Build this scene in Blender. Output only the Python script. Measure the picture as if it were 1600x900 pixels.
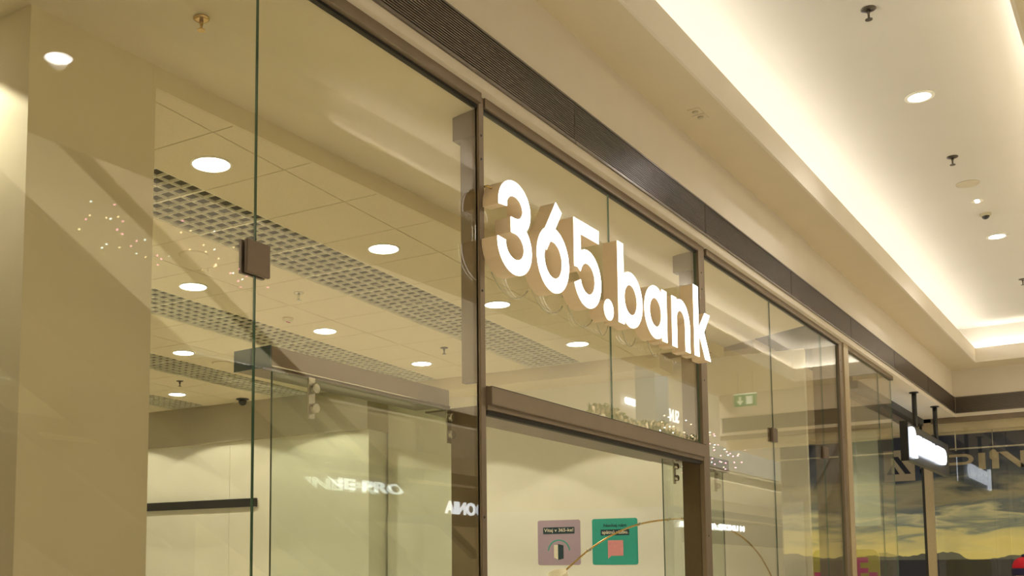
import bpy, bmesh, math, random
from mathutils import Vector, Matrix
random.seed(7)
R = math.radians
S = bpy.context.scene
for o in list(bpy.data.objects): bpy.data.objects.remove(o)
COL = S.collection

# ------------------------------------------------------------------ camera
cam = bpy.data.cameras.new('camera'); co = bpy.data.objects.new('camera', cam); COL.objects.link(co)
co.location = (0, -2.874, 1.6)
co.rotation_euler = (R(90) + 0.09209, 0, 0.65301 - R(90))
cam.sensor_fit = 'HORIZONTAL'; cam.sensor_width = 36
cam.lens = 36 * 1628.22 / 1600
cam.shift_x = 0.1261; cam.shift_y = 0.1867
cam.clip_start = 0.05; cam.clip_end = 300
S.camera = co
# ------------------------------------------------------------------ world, exposure
w = bpy.data.worlds.new('world'); S.world = w; w.use_nodes = True
w.node_tree.nodes['Background'].inputs[0].default_value = (1, .93, .78, 1)
w.node_tree.nodes['Background'].inputs[1].default_value = 0.0
S.view_settings.view_transform = 'Standard'; S.view_settings.look = 'None'
S.view_settings.exposure = 0.72; S.view_settings.gamma = 1; S.view_settings.use_curve_mapping = False

WARM = (1, .90, .70); SHOP = (1, .92, .68); COOL = (.92, .95, 1)
P_SHOP = 34.0      # watts of each shop downlight
P_WASH = 38.0
P_TRAY = 36.0
P_FILL = 3200.0  # watts of the fill light added above the atrium
E_COVE = 16.0

# ------------------------------------------------------------------ materials
def mat(name, col, rough=.6, metal=0, noise=.04, scale=30, bump=0, emit=0, ecol=None, spec=.5):
    m = bpy.data.materials.new(name); m.use_nodes = True; nt = m.node_tree; b = nt.nodes['Principled BSDF']
    b.inputs['Roughness'].default_value = rough; b.inputs['Metallic'].default_value = metal
    b.inputs['Specular IOR Level'].default_value = spec
    tc = nt.nodes.new('ShaderNodeTexCoord'); n = nt.nodes.new('ShaderNodeTexNoise')
    n.inputs['Scale'].default_value = scale; n.inputs['Detail'].default_value = 3
    nt.links.new(tc.outputs['Object'], n.inputs['Vector'])
    r = nt.nodes.new('ShaderNodeValToRGB')
    r.color_ramp.elements[0].position = .3; r.color_ramp.elements[1].position = .7
    r.color_ramp.elements[0].color = tuple(c * (1 - noise) for c in col) + (1,)
    r.color_ramp.elements[1].color = tuple(min(1, c * (1 + noise)) for c in col) + (1,)
    nt.links.new(n.outputs['Fac'], r.inputs['Fac']); nt.links.new(r.outputs['Color'], b.inputs['Base Color'])
    if bump:
        bp = nt.nodes.new('ShaderNodeBump'); bp.inputs['Strength'].default_value = bump; bp.inputs['Distance'].default_value = .002
        n2 = nt.nodes.new('ShaderNodeTexNoise'); n2.inputs['Scale'].default_value = scale * 8
        nt.links.new(tc.outputs['Object'], n2.inputs['Vector'])
        nt.links.new(n2.outputs['Fac'], bp.inputs['Height']); nt.links.new(bp.outputs['Normal'], b.inputs['Normal'])
    if emit:
        b.inputs['Emission Color'].default_value = (ecol or col) + (1,) if len(ecol or col) == 3 else (ecol or col)
        b.inputs['Emission Strength'].default_value = emit
    return m

def glass_mat(name, tint=(.93, .97, .93), f0=.045, gloss=1.0):
    """thin architectural glass: Schlick mix of straight-through and mirror, both faces of the slab"""
    m = bpy.data.materials.new(name); m.use_nodes = True; nt = m.node_tree; nt.nodes.clear()
    out = nt.nodes.new('ShaderNodeOutputMaterial'); mx = nt.nodes.new('ShaderNodeMixShader')
    tr = nt.nodes.new('ShaderNodeBsdfTransparent'); gl = nt.nodes.new('ShaderNodeBsdfGlossy')
    gl.inputs['Roughness'].default_value = 0.0; gl.inputs['Color'].default_value = (gloss, gloss, gloss, 1)
    tr.inputs['Color'].default_value = tint + (1,)
    lw = nt.nodes.new('ShaderNodeLayerWeight'); lw.inputs['Blend'].default_value = .5
    pw = nt.nodes.new('ShaderNodeMath'); pw.operation = 'POWER'; pw.inputs[1].default_value = 5
    ml = nt.nodes.new('ShaderNodeMath'); ml.operation = 'MULTIPLY_ADD'; ml.inputs[1].default_value = 1 - f0; ml.inputs[2].default_value = f0
    nt.links.new(lw.outputs['Facing'], pw.inputs[0]); nt.links.new(pw.outputs[0], ml.inputs[0])
    nt.links.new(ml.outputs[0], mx.inputs[0]); nt.links.new(tr.outputs[0], mx.inputs[1]); nt.links.new(gl.outputs[0], mx.inputs[2])
    nt.links.new(mx.outputs[0], out.inputs['Surface'])
    return m

M = dict(
    fascia=mat('warm_paint', (.74, .67, .55), .7, noise=.015, scale=3),
    soffit=mat('soffit_paint', (.66, .57, .40), .75, noise=.015, scale=3),
    tray=mat('tray_paint', (.57, .54, .47), .8, noise=.01, scale=2),
    plaster=mat('shop_plaster', (.75, .665, .465), .75, noise=.02, scale=4),
    wall=mat('shop_wall', (.80, .78, .66), .7, noise=.015, scale=4),
    wall2=mat('shop_wainscot', (.80, .80, .72), .5, noise=.01, scale=4),
    drop=mat('bulkhead_shaded', (.50, .45, .33), .8, noise=.02, scale=4),  # darkened: shade above the downlight cones put into the colour
    tile=mat('mineral_tile', (.78, .70, .52), .85, noise=.03, scale=60, bump=.3),
    grid=mat('ceiling_grid', (.55, .48, .33), .7),
    cell=mat('open_cell_metal', (.86, .84, .68), .5, noise=.02),
    plenum=mat('plenum_grey', (.20, .195, .15), .9),
    frame=mat('bronze_frame', (.225, .172, .118), .38, metal=.35, noise=.05, scale=8),
    framed=mat('dark_bronze', (.12, .085, .045), .4, metal=.3),
    gasket=mat('black_gasket', (.015, .013, .01), .6),
    grille=mat('anodised_grille', (.20, .175, .15), .30, metal=.8, noise=.04),
    blade=mat('dark_blade', (.25, .21, .18), .3, metal=.7, noise=.04),
    grillebk=mat('grille_cavity', (.02, .018, .018), .9),
    steel=mat('brushed_steel', (.62, .60, .52), .25, metal=.9),
    patch=mat('brown_patch_plate', (.17, .125, .09), .35, metal=.5),
    edge=mat('glass_edge_green', (.10, .19, .13), .2, noise=.25, scale=2),
    edged=mat('glass_edge_dark', (.10, .14, .11), .2, noise=.3, scale=3),
    black=mat('black_metal', (.022, .022, .022), .4),
    white=mat('white_plastic', (.82, .80, .70), .5),
    ret=mat('letter_return', (.84, .68, .47), .5, noise=.01),  # peach tone includes the letters' inner glow spilling onto the sides
    face=mat('letter_acrylic', (.9, .95, .95), .4, emit=2.6, ecol=(.96, 1, 1), noise=0),
    lampw=mat('lamp_diffuser', (1, 1, .97), .5, emit=9, ecol=(1, .99, .94), noise=0),
    lampc=mat('lamp_diffuser_cool', (1, 1, 1), .5, emit=8, ecol=(.93, .94, 1), noise=0),
    cove=mat('cove_tube', (1, .97, .9), .5, emit=E_COVE, ecol=(1, .97, .92), noise=0),
    cove2=mat('cove_tube_atrium', (1, .97, .9), .5, emit=E_COVE * 2.2, ecol=(1, .94, .88), noise=0),
    lilac=mat('lilac_sheet', (.42, .33, .42), .6, noise=.02),
    teal=mat('teal_sheet', (.03, .37, .30), .6, noise=.03),
    navy=mat('navy_print', (.015, .045, .06), .6),
    ink=mat('cream_print', (.80, .76, .62), .6),
    pink=mat('pink_print', (.72, .30, .32), .6),
    brass=mat('brass', (.62, .44, .18), .22, metal=1),
    shade=mat('fabric_shade', (.80, .74, .56), .8, bump=.4, scale=60),
    floor=mat('shop_floor', (.58, .53, .42), .35, noise=.08, scale=3),
    mallfloor=mat('mall_floor', (.66, .60, .48), .3, noise=.08, scale=2),
    yellow=mat('yellow_board', (.48, .44, .02), .5), magenta=mat('magenta_print', (.62, .01, .22), .5),
    darkshop=mat('storefront_dark', (.10, .09, .07), .4), slab=mat('gallery_fascia', (.72, .66, .54), .6),
    capblue=mat('end_cap_blue', (.10, .145, .16), .25),
    bluegrey=mat('blue_grey_panel', (.34, .38, .40), .5), escal=mat('escalator_cladding', (.09, .075, .055), .35, metal=.5),
    sign=mat('lit_sign', (.9, .95, 1), .5, emit=3, ecol=(.88, .94, 1), noise=0),
    signdim=mat('lit_sign_dim', (.9, .95, 1), .5, emit=1.6, ecol=(.9, .95, 1), noise=0),
    signhot=mat('lit_sign_bright', (.9, .93, 1), .5, emit=2.2, ecol=(.80, .88, 1), noise=0),
    box=mat('sign_box_grey', (.10, .105, .11), .3, metal=.3),
    red=mat('red_knit', (.62, .01, .03), .9, bump=.5, scale=40), navyk=mat('navy_knit', (.02, .02, .07), .9, bump=.5, scale=40),
    skin=mat('skin', (.55, .36, .22), .5), coat=mat('coat_cloth', (.06, .06, .08), .9), mann=mat('mannequin_grey', (.35, .34, .32), .4),
    leaf=mat('fir_green', (.03, .09, .03), .8, noise=.4), bulb=mat('fairy_bulb', (1, .8, .5), .5, emit=8, ecol=(1, .72, .4), noise=0),
    bulbp=mat('fairy_bulb_pink', (1, .4, .6), .5, emit=9, ecol=(1, .35, .5), noise=0),
    bulbw=mat('fairy_bulb_white', (1, 1, 1), .5, emit=8, ecol=(.8, .95, 1), noise=0),
    green=mat('exit_green', (.05, .28, .08), .5, emit=.1, ecol=(.1, .7, .2), noise=0),
    exitw=mat('exit_white', (.9, 1, .9), .5, emit=.25, ecol=(.85, 1, .8), noise=0),
    letbeige=mat('vinyl_beige', (.50, .44, .33), .6), navyv=mat('vinyl_navy', (.012, .016, .04), .6),
    speaker=mat('speaker_cloth', (.50, .44, .31), .8), beigepost=mat('beige_post', (.50, .41, .26), .35, metal=.2),
    palegreen=mat('pale_green_panel', (.62, .70, .55), .5), cable=mat('clear_cable', (.6, .58, .42), .2, metal=.2),
    fillpanel=mat('unseen_fill_glow', (1, .95, .85), .5, emit=1.5, ecol=(1, .93, .8), noise=0),  # glow for the unseen panel added over the atrium
)
G_FRONT = glass_mat('storefront_glass', (.965, .962, .925))
G_LEAF = glass_mat('door_leaf_glass', (.93, .965, .93))
G_BLUE = glass_mat('blue_film_glass', (.55, .66, .70), .06)

# mural: dusk sky over hills, a flat print
def mural_mat():
    m = bpy.data.materials.new('mural_print'); m.use_nodes = True; nt = m.node_tree; b = nt.nodes['Principled BSDF']; L = nt.links.new
    b.inputs['Roughness'].default_value = .45
    tc = nt.nodes.new('ShaderNodeTexCoord'); sp = nt.nodes.new('ShaderNodeSeparateXYZ'); L(tc.outputs['Object'], sp.inputs[0])
    mp = nt.nodes.new('ShaderNodeMapping'); mp.inputs['Scale'].default_value = (1, .45, 2.3); L(tc.outputs['Object'], mp.inputs[0])
    n = nt.nodes.new('ShaderNodeTexNoise'); n.inputs['Scale'].default_value = 1.7; n.inputs['Detail'].default_value = 6; n.inputs['Distortion'].default_value = .6
    L(mp.outputs[0], n.inputs['Vector'])
    def math_(op, a, bb, c=None):
        x = nt.nodes.new('ShaderNodeMath'); x.operation = op
        for i, v in enumerate((a, bb, c)):
            if v is None: continue
            if isinstance(v, (int, float)): x.inputs[i].default_value = v
            else: L(v, x.inputs[i])
        return x.outputs[0]
    z = sp.outputs['Z']
    wob = math_('MULTIPLY_ADD', n.outputs['Fac'], 1.3, -.65)
    zz = math_('ADD', z, wob)
    t = math_('MULTIPLY', math_('SUBTRACT', zz, 1.6), 1 / 2.4)
    r = nt.nodes.new('ShaderNodeValToRGB'); L(t, r.inputs[0]); e = r.color_ramp.elements
    e[0].position = 0; e[0].color = (.62, .50, .14, 1); e[1].position = 1; e[1].color = (.010, .012, .022, 1)
    for p_, c in ((.16, (.66, .56, .20)), (.27, (.52, .46, .20)), (.33, (.16, .19, .16)), (.40, (.48, .44, .24)), (.47, (.10, .12, .12)), (.56, (.24, .21, .12)), (.66, (.035, .045, .055)), (.82, (.014, .02, .035))):
        x = e.new(p_); x.color = c + (1,)
    # hills
    hn = nt.nodes.new('ShaderNodeTexNoise'); hn.noise_dimensions = '1D'; hn.inputs['Scale'].default_value = 1.3; hn.inputs['Detail'].default_value = 3
    L(sp.outputs['Y'], hn.inputs['W'])
    hill = math_('MULTIPLY_ADD', hn.outputs['Fac'], .45, 1.70)
    isl = math_('LESS_THAN', z, hill)
    low = math_('LESS_THAN', z, 1.86)
    mix = nt.nodes.new('ShaderNodeMixRGB'); L(isl, mix.inputs[0]); L(r.outputs[0], mix.inputs[1]); mix.inputs[2].default_value = (.10, .10, .075, 1)
    mix2 = nt.nodes.new('ShaderNodeMixRGB'); L(low, mix2.inputs[0]); L(mix.outputs[0], mix2.inputs[1]); mix2.inputs[2].default_value = (.022, .022, .03, 1)
    L(mix2.outputs[0], b.inputs['Base Color'])
    # faint glow put into the print's own colours
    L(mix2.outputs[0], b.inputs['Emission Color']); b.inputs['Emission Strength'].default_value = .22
    return m
M['mural'] = mural_mat()

# ------------------------------------------------------------------ helpers
def box(bm, x0, x1, y0, y1, z0, z1, mi=0):
    vs = [bm.verts.new(p) for p in ((x0, y0, z0), (x1, y0, z0), (x1, y1, z0), (x0, y1, z0), (x0, y0, z1), (x1, y0, z1), (x1, y1, z1), (x0, y1, z1))]
    fs = []
    for f in ((0, 3, 2, 1), (4, 5, 6, 7), (0, 1, 5, 4), (1, 2, 6, 5), (2, 3, 7, 6), (3, 0, 4, 7)):
        q = bm.faces.new([vs[i] for i in f]); q.material_index = mi; fs.append(q)
    return fs
def tube(bm, pts, r, seg=10, cap=True):
    pts = [Vector(p) for p in pts]; rings = []
    for i, p in enumerate(pts):
        d = (pts[min(i + 1, len(pts) - 1)] - pts[max(i - 1, 0)]).normalized()
        a = d.orthogonal() if i == 0 else (rings_a - d * rings_a.dot(d))
        a.normalize(); rings_a = a; b = d.cross(a)
        rr = r[i] if isinstance(r, (list, tuple)) else r
        rings.append([bm.verts.new(p + (a * math.cos(t) + b * math.sin(t)) * rr) for t in [2 * math.pi * k / seg for k in range(seg)]])
    for q, s in zip(rings, rings[1:]):
        for k in range(seg):
            f = bm.faces.new((q[k], q[(k + 1) % seg], s[(k + 1) % seg], s[k])); f.smooth = True
    if cap: bm.faces.new(rings[0][::-1]); bm.faces.new(rings[-1])
def lathe(bm, prof, seg=24, c=(0, 0, 0)):
    rings = []
    for r, z in prof:
        rings.append([bm.verts.new((c[0] + r * math.cos(2 * math.pi * k / seg), c[1] + r * math.sin(2 * math.pi * k / seg), c[2] + z)) for k in range(seg)])
    for q, s in zip(rings, rings[1:]):
        for k in range(seg):
            f = bm.faces.new((q[k], q[(k + 1) % seg], s[(k + 1) % seg], s[k])); f.smooth = True
    bm.faces.new(rings[0][::-1]); bm.faces.new(rings[-1])
def obj(name, bm, m, parent=None, label=None):
    me = bpy.data.meshes.new(name)
    bmesh.ops.recalc_face_normals(bm, faces=bm.faces[:]); bm.to_mesh(me); bm.free()
    for x in (m if isinstance(m, (list, tuple)) else [m]): me.materials.append(x)
    o = bpy.data.objects.new(name, me); COL.objects.link(o)
    if parent: o.parent = parent
    if label: o['label'] = label
    return o
def bx(name, m, x0, x1, y0, y1, z0, z1, parent=None, bevel=0, label=None):
    bm = bmesh.new(); box(bm, x0, x1, y0, y1, z0, z1)
    if bevel: bmesh.ops.bevel(bm, geom=bm.edges[:], offset=bevel, segments=2, affect='EDGES')
    return obj(name, bm, m, parent, label)
def thing(name, label, cat, loc=(0, 0, 0), rz=0, group=None):
    o = bpy.data.objects.new(name, None); COL.objects.link(o); o.empty_display_size = .1
    o.location = loc; o.rotation_euler = (0, 0, rz); o['label'] = label; o['category'] = cat
    if group: o['group'] = group
    return o
def tag(o, label, cat, group=None):
    o['label'] = label; o['category'] = cat
    if group: o['group'] = group
    return o
def struct(o): o['kind'] = 'structure'; return o
def stuff(o): o['kind'] = 'stuff'; return o
def dup(root, loc, rz=None, label=None):
    def cp(o, par):
        c = o.copy(); COL.objects.link(c); c.parent = par
        for ch in kids[o.name]: cp(ch, c)
        return c
    kids = {}
    def walk(o):
        kids[o.name] = [x for x in bpy.data.objects if x.parent == o]
        for x in kids[o.name]: walk(x)
    walk(root); c = cp(root, None); c.location = loc
    if rz is not None: c.rotation_euler = (0, 0, rz)
    if label: c['label'] = label
    return c
def area(name, loc, size, power, col, rot=(0, 0, 0), sy=None):
    l = bpy.data.lights.new(name, 'AREA'); l.energy = power; l.color = col
    l.shape = 'RECTANGLE' if sy else 'DISK'; l.size = size
    if sy: l.size_y = sy
    o = bpy.data.objects.new(name, l); COL.objects.link(o); o.location = loc; o.rotation_euler = rot; return o
def spot(name, loc, power, col, ang, blend=.2, r=.06, rot=(0, 0, 0), parent=None):
    l = bpy.data.lights.new(name, 'SPOT'); l.energy = power; l.color = col; l.spot_size = R(ang); l.spot_blend = blend; l.shadow_soft_size = r
    o = bpy.data.objects.new(name, l); COL.objects.link(o); o.location = loc; o.rotation_euler = rot
    if parent: o.parent = parent
    return o
def text_bm(txt, size, depth, bold=.0, width=None, height=None):
    """flat lettering in the XY plane, centred, as a bmesh"""
    cu = bpy.data.curves.new('t', 'FONT'); cu.body = txt; cu.size = size; cu.extrude = depth / 2; cu.offset = bold
    cu.align_x = 'CENTER'; cu.align_y = 'CENTER'; cu.resolution_u = 3
    o = bpy.data.objects.new('t', cu); COL.objects.link(o)
    dg = bpy.context.evaluated_depsgraph_get(); me = bpy.data.meshes.new_from_object(o.evaluated_get(dg))
    bm = bmesh.new(); bm.from_mesh(me); bpy.data.objects.remove(o); bpy.data.meshes.remove(me)
    xs = [v.co.x for v in bm.verts]; ys = [v.co.y for v in bm.verts]
    cx, cy = (min(xs) + max(xs)) / 2, (min(ys) + max(ys)) / 2
    sx = width / (max(xs) - min(xs)) if width else 1; sy = height / (max(ys) - min(ys)) if height else (sx if width else 1)
    if not width and height: sx = sy
    for v in bm.verts: v.co.x = (v.co.x - cx) * sx; v.co.y = (v.co.y - cy) * sy
    return bm
def xform(bm, origin, ax, ay, az=None):
    """map local x,y(,z) of a bmesh onto world axes"""
    ax = Vector(ax); ay = Vector(ay); az = Vector(az) if az else ax.cross(ay); O_ = Vector(origin)
    for v in bm.verts:
        c = v.co.copy(); v.co = O_ + ax * c.x + ay * c.y + az * c.z
    return bm

# interior frame of the shop: rotated 4.93 degrees from the facade
TH = 0.0860370; OX, OY, HC = 3.9030, 1.3216, 3.898
def W(u, v, z=0):
    return Vector((OX + u * math.cos(TH) - v * math.sin(TH), OY + u * math.sin(TH) + v * math.cos(TH), z))
def inn(o):
    o.location = (OX, OY, 0); o.rotation_euler = (0, 0, TH); return o

# ================================================================== SETTING: mall corridor
YF = -.066; XE = 19.02; ZS = 4.93
struct(bx('floor', M['mallfloor'], -8, 60, -22, 0, -.3, 0))
struct(inn(bx('floor', M['floor'], -8, 7.4, -.95, 9.3, -.29, -.001)))
# fascia over the glass: ledge, band behind the grille, upper wall with a small jog
bm = bmesh.new()
box(bm, -4, XE, YF, .02, 4.17, 4.226); box(bm, -4, XE, YF + .03, .1, 4.226, 4.495)
box(bm, -4, 10.67, YF, .1, 4.495, 5.6); box(bm, 10.67, XE + .2, YF + .022, .1, 4.495, 5.6)
box(bm, 14.6, XE, .02, .46, 4.17, 4.226)
struct(obj('wall_front', bm, M['fascia']))
# corridor soffit round the tray
bm = bmesh.new()
yl, yo, xl = -.465, -2.265, 18.45
box(bm, -4, XE, yl, .0, ZS, ZS + .05); box(bm, -4, XE, -3.75, yo, ZS, ZS + .05); box(bm, xl, XE + .2, yo, yl, ZS, ZS + .05)
struct(obj('ceiling', bm, M['soffit']))
bm = bmesh.new()
box(bm, -4, xl - .006, yl - .006, yl + .015, ZS - .002, 5.155); box(bm, -4, xl - .006, yo - .015, yo + .006, ZS - .002, 5.155); box(bm, xl - .006, xl + .015, yo, yl, ZS - .002, 5.155)
struct(obj('trim_1', bm, M['fascia']))
bm = bmesh.new(); box(bm, -4, 10.95, -2.75, 0, 5.5, 5.62); box(bm, 10.95, XE, -2.75, 0, 5.515, 5.62)
box(bm, -4, XE, -2.77, -2.345, ZS + .05, 5.6); box(bm, 18.62, XE, -2.75, 0, ZS + .05, 5.6)
struct(obj('ceiling', bm, M['tray']))
# slab edge at the atrium and underside beyond
bm = bmesh.new(); box(bm, -8, 24, -3.85, -3.75, ZS, 5.9); box(bm, -8, 24, -3.85, 0, 5.62, 5.9)
struct(obj('trim_2', bm, M['slab']))
# cove lamps
for nm, a in (('cove_lamp', (-3.0, 18.45, -.37, -.34)), ('cove_lamp', (6.2, 18.4, -2.31, -2.285))):
    t = thing(nm, 'linear cove lamp hidden behind the ' + ('shop-side' if a[2] > -1 else 'atrium-side') + ' lip of the raised corridor ceiling', 'lamp', (a[0], a[2], 5.17 if a[2] > -1 else 5.08))
    bx('tube', M['cove' if a[2] > -1 else 'cove2'], 0, a[1] - a[0], 0, .025, .012, .035, t); bx('batten', M['white'], 0, a[1] - a[0], -.005, .03, 0, .012, t)
    for k in range(int((a[1] - a[0]) // .99) + 1): bx('bracket', M['white'], k * .99, k * .99 + .02, 0, .02, -.15, 0, t)
t = thing('cove_lamp', 'short cove lamp hidden behind the end lip of the raised corridor ceiling', 'lamp', (18.50, -2.25, 5.07))
bx('tube', M['cove'], 0, .03, 0, 1.8, .012, .04, t); bx('batten', M['white'], -.01, .04, 0, 1.8, 0, .012, t)
for k in range(3): bx('bracket', M['white'], 0, .02, .1 + k * .75, .12 + k * .75, -.09, 0, t)

# ---- linear grilles on the fascia
def grille_panel(x0, x1, label, n=17, y=YF):
    t = thing('linear_grille', label, 'vent grille', (x0, y, 4.226), 0, 'linear grilles above the glass')
    L = x1 - x0 - .006
    fr = bmesh.new(); H = .264
    box(fr, 0, L, -.012, .028, 0, .014); box(fr, 0, L, -.012, .028, H - .012, H); box(fr, 0, .004, -.008, .028, .014, H - .012); box(fr, L - .004, L, -.008, .028, .014, H - .012)
    obj('frame', fr, M['grille'], t)
    bx('backing', M['grillebk'], .004, L - .004, .02, .029, .01, H - .01, t)
    me = None
    for k in range(n):
        z = .014 + (k + .5) * (H - .026) / n
        if me is None:
            b = bmesh.new(); box(b, .004, L - .004, 0, .016, -.0028, .0028); o = obj('blade', b, M['blade'], t); me = o.data
        else: o = bpy.data.objects.new('blade', me); COL.objects.link(o); o.parent = t
        o.location = (0, -.006, z)
jx = [1.20, 3.40, 5.60, 7.80, 10.05, 12.30, 14.52, 16.75, 18.98]
jl = ['leftmost grille length on the fascia, partly outside the frame', 'dark grille length above the left shop window, left of the bright glint', 'grille length above the white digits of the lit sign', 'grille length right of the sign, above its last letter', 'grille length below the small step in the upper wall', 'grille length above the pale post', 'grille length above the hanging black sign', 'last grille length, running into the far corner']
for a, b, l in zip(jx, jx[1:], jl): grille_panel(a, b, 'dark bronze ' + l)

# ---- end wall with its own ledge, grille, glazing and mural
bm = bmesh.new()
box(bm, XE, XE + .3, -3.8, YF, 4.17, 4.226); box(bm, XE + .03, XE + .3, -3.8, YF, 4.226, 4.495); box(bm, XE, XE + .3, -3.8, .1, 4.495, 5.6)
struct(obj('wall_end', bm, M['fascia']))
t = thing('linear_grille', 'dark bronze linear grille on the end wall above the mural window', 'vent grille', (XE, -3.75, 4.226))
fr = bmesh.new(); box(fr, -.012, .028, 0, 3.67, 0, .014); box(fr, -.012, .028, 0, 3.67, .252, .264); obj('frame', fr, M['grille'], t)
bx('backing', M['grillebk'], .02, .029, 0, 3.67, .01, .254, t)
bb = bmesh.new()
for k in range(17):
    z = .014 + (k + .5) * .238 / 17; box(bb, -.006, .012, 0, 3.67, z - .0042, z + .0042)
stuff(obj('blade', bb, M['grille'], t))
# header, lower glazing bar, mural wall
struct(bx('trim_3', M['frame'], XE + .02, XE + .08, -3.8, .30, 4.09, 4.17))
g = thing('shop_window', 'tall glass front of the end shop with the dusk mural behind', 'shop window', (XE + .03, -2.85, 0))
for k in range(3): bx('pane', G_FRONT, 0, .01, .02 + k * 1.04, .01 + (k + 1) * 1.04, .02, 4.09, g)
bx('glazing_bar', M['steel'], .03, .05, 0, 2.9, 3.64, 3.665, g)
struct(bx('wall_mural', M['mural'], XE + .42, XE + .5, -2.85, 3.2, 0, 3.95))
struct(bx('ceiling', M['soffit'], XE + .1, XE + .5, -2.85, 3.2, 3.95, 4.12))
struct(bx('trim_4', M['plaster'], XE + .30, XE + .42, -3.8, .28, 3.93, 4.12))
t = thing('suspension_wire', 'thin pale drop rod hanging behind the end shop glass', 'rod', (XE + .2, -.02, 0)); bx('rod', M['ink'], -.008, .008, -.008, .008, 3.64, 3.95, t)
for k, y in enumerate((-.55,)):
    t = thing('track_spotlight', 'small grey spotlight hanging behind the end shop glass', 'lamp', (XE + .2, y, 0))
    bx('rod', M['steel'], -.005, .005, -.005, .005, 3.62, 3.95, t)
    b = bmesh.new(); lathe(b, [(.03, 0), (.055, .03), (.055, .12), (.03, .16)], 14, (0, 0, 3.46)); obj('head', b, M['speaker'], t)
# big vinyl lettering A L P I N on the mural
def quad_poly(polys, m, name, parent, x, th=.006):
    b = bmesh.new()
    for p in polys:
        f = [b.verts.new((x, a, z)) for a, z in p]; b.faces.new(f)
    r = bmesh.ops.extrude_face_region(b, geom=b.faces[:])
    for v in r['geom']:
        if isinstance(v, bmesh.types.BMVert): v.co.x += th
    return obj(name, b, m, parent)
t = thing('wall_lettering', 'large beige capitals with a square mountain logo on the dusk mural', 'lettering', (XE + .41, 0, 0))
quad_poly([[(1.12, 3.20), (.64, 3.20), (.64, 3.73), (1.12, 3.73)]], M['letbeige'], 'logo_square', t, 0)
quad_poly([[(.98, 3.62), (.89, 3.62), (.70, 3.32), (.79, 3.32)], [(1.08, 3.32), (.88, 3.32), (.98, 3.5)]], M['navyv'], 'logo_mark', t, -.008)
z0, z1 = 3.33, 3.60
def Y(px): return .56 - px  # letters run towards negative y
quad_poly([[(.56, z0), (.50, z0), (.50, z1), (.56, z1)], [(.56, z0), (.34, z0), (.34, z0 + .07), (.56, z0 + .07)]], M['letbeige'], 'letter_l', t, 0)
def arcpts(cy, cz, ry, rz, a0, a1, n=12): return [(cy + ry * math.cos(R(a0 + (a1 - a0) * k / n)), cz + rz * math.sin(R(a0 + (a1 - a0) * k / n))) for k in range(n + 1)]
pp = [[(.29, z0), (.22, z0), (.22, z1), (.29, z1)]]
oa = arcpts(-.10, 3.51, .14, .09, 90, 270, 14); ia = arcpts(-.10, 3.51, .07, .045, 90, 270, 14)
oa = [(-.10 - (y + .10) * -1 if False else y, z) for y, z in oa]
pp += [[oa[k], oa[k + 1], ia[k + 1], ia[k]] for k in range(14)]
pp += [[(.22, z1), (-.10, z1), (-.10, z1 - .045), (.22, z1 - .045)], [(.22, 3.465), (-.10, 3.465), (-.10, 3.42), (.22, 3.42)]]
quad_poly(pp, M['letbeige'], 'letter_p', t, 0)
quad_poly([[(-.31, z0), (-.41, z0), (-.41, z1), (-.31, z1)]], M['letbeige'], 'letter_i', t, 0)
quad_poly([[(-.50, z0), (-.60, z0), (-.60, z1), (-.50, z1)], [(-.60, z1), (-.72, z1), (-1.0, z0), (-.88, z0)], [(-.90, z0), (-1.0, z0), (-1.0, z1), (-.90, z1)]], M['letbeige'], 'letter_n', t, 0)
# corner post of the end shop and the dark rail of the recessed bay
struct(tag(bx('trim_5', [M['beigepost']], XE - .06, XE + .02, .30, .42, 0, 4.1), 'x', 'x')); o = bpy.data.objects['trim_5']; del o['label']; del o['category']
struct(bx('trim_6', M['black'], XE - .06, XE + .01, .42, .46, 0, 4.1))
struct(bx('trim_7', M['black'], 14.6, XE, .40, .50, 4.06, 4.17))
struct(bx('trim_8', M['frame'], 14.6, XE, .50, .56, 3.98, 4.10))

# ---- corridor ceiling fittings
def downlight(name, label, loc, r, m, group=None, rim=.02, dark=False):
    t = thing(name, label, 'ceiling light', loc, 0, group)
    b = bmesh.new(); n = 32
    ri = [(r, 0.0), (r + rim, 0.0), (r + rim, -.006), (r, -.008)]
    rings = [[b.verts.new((q * math.cos(2 * math.pi * k / n), q * math.sin(2 * math.pi * k / n), z)) for k in range(n)] for q, z in ri]
    for i in range(4):
        for k in range(n): b.faces.new((rings[i][k], rings[i][(k + 1) % n], rings[(i + 1) % 4][(k + 1) % n], rings[(i + 1) % 4][k]))
    obj('trim_ring', b, M['white'], t)
    b = bmesh.new(); bmesh.ops.create_circle(b, cap_ends=True, radius=r, segments=n)
    for v in b.verts: v.co.z = -.002
    obj('diffuser', b, m, t)
    return t
for x, l in ((.2, 'downlight in the raised corridor ceiling, behind the camera'), (9.18, 'bright downlight in the raised corridor ceiling, near the top right'), (13.67, 'farther bright downlight in the raised corridor ceiling, near the dome camera')):
    z = 5.5 if x < 10.9 else 5.515
    downlight('downlight', l, (x, -1.378, z), .085, M['lampc'], 'tray downlights', .028)
    spot('tray_spot', (x, -1.378, z - .02), P_TRAY, (1, .97, .95), 150, .6)
downlight('downlight', 'small downlight in the flat soffit by the atrium, seen mirrored high in the left window', (3.85, -2.70, ZS), .085, M['lampc'], None, .02)
spot('soffit_spot', (3.85, -2.70, ZS - .02), P_TRAY, (1, .95, .85), 130, .5)
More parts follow.
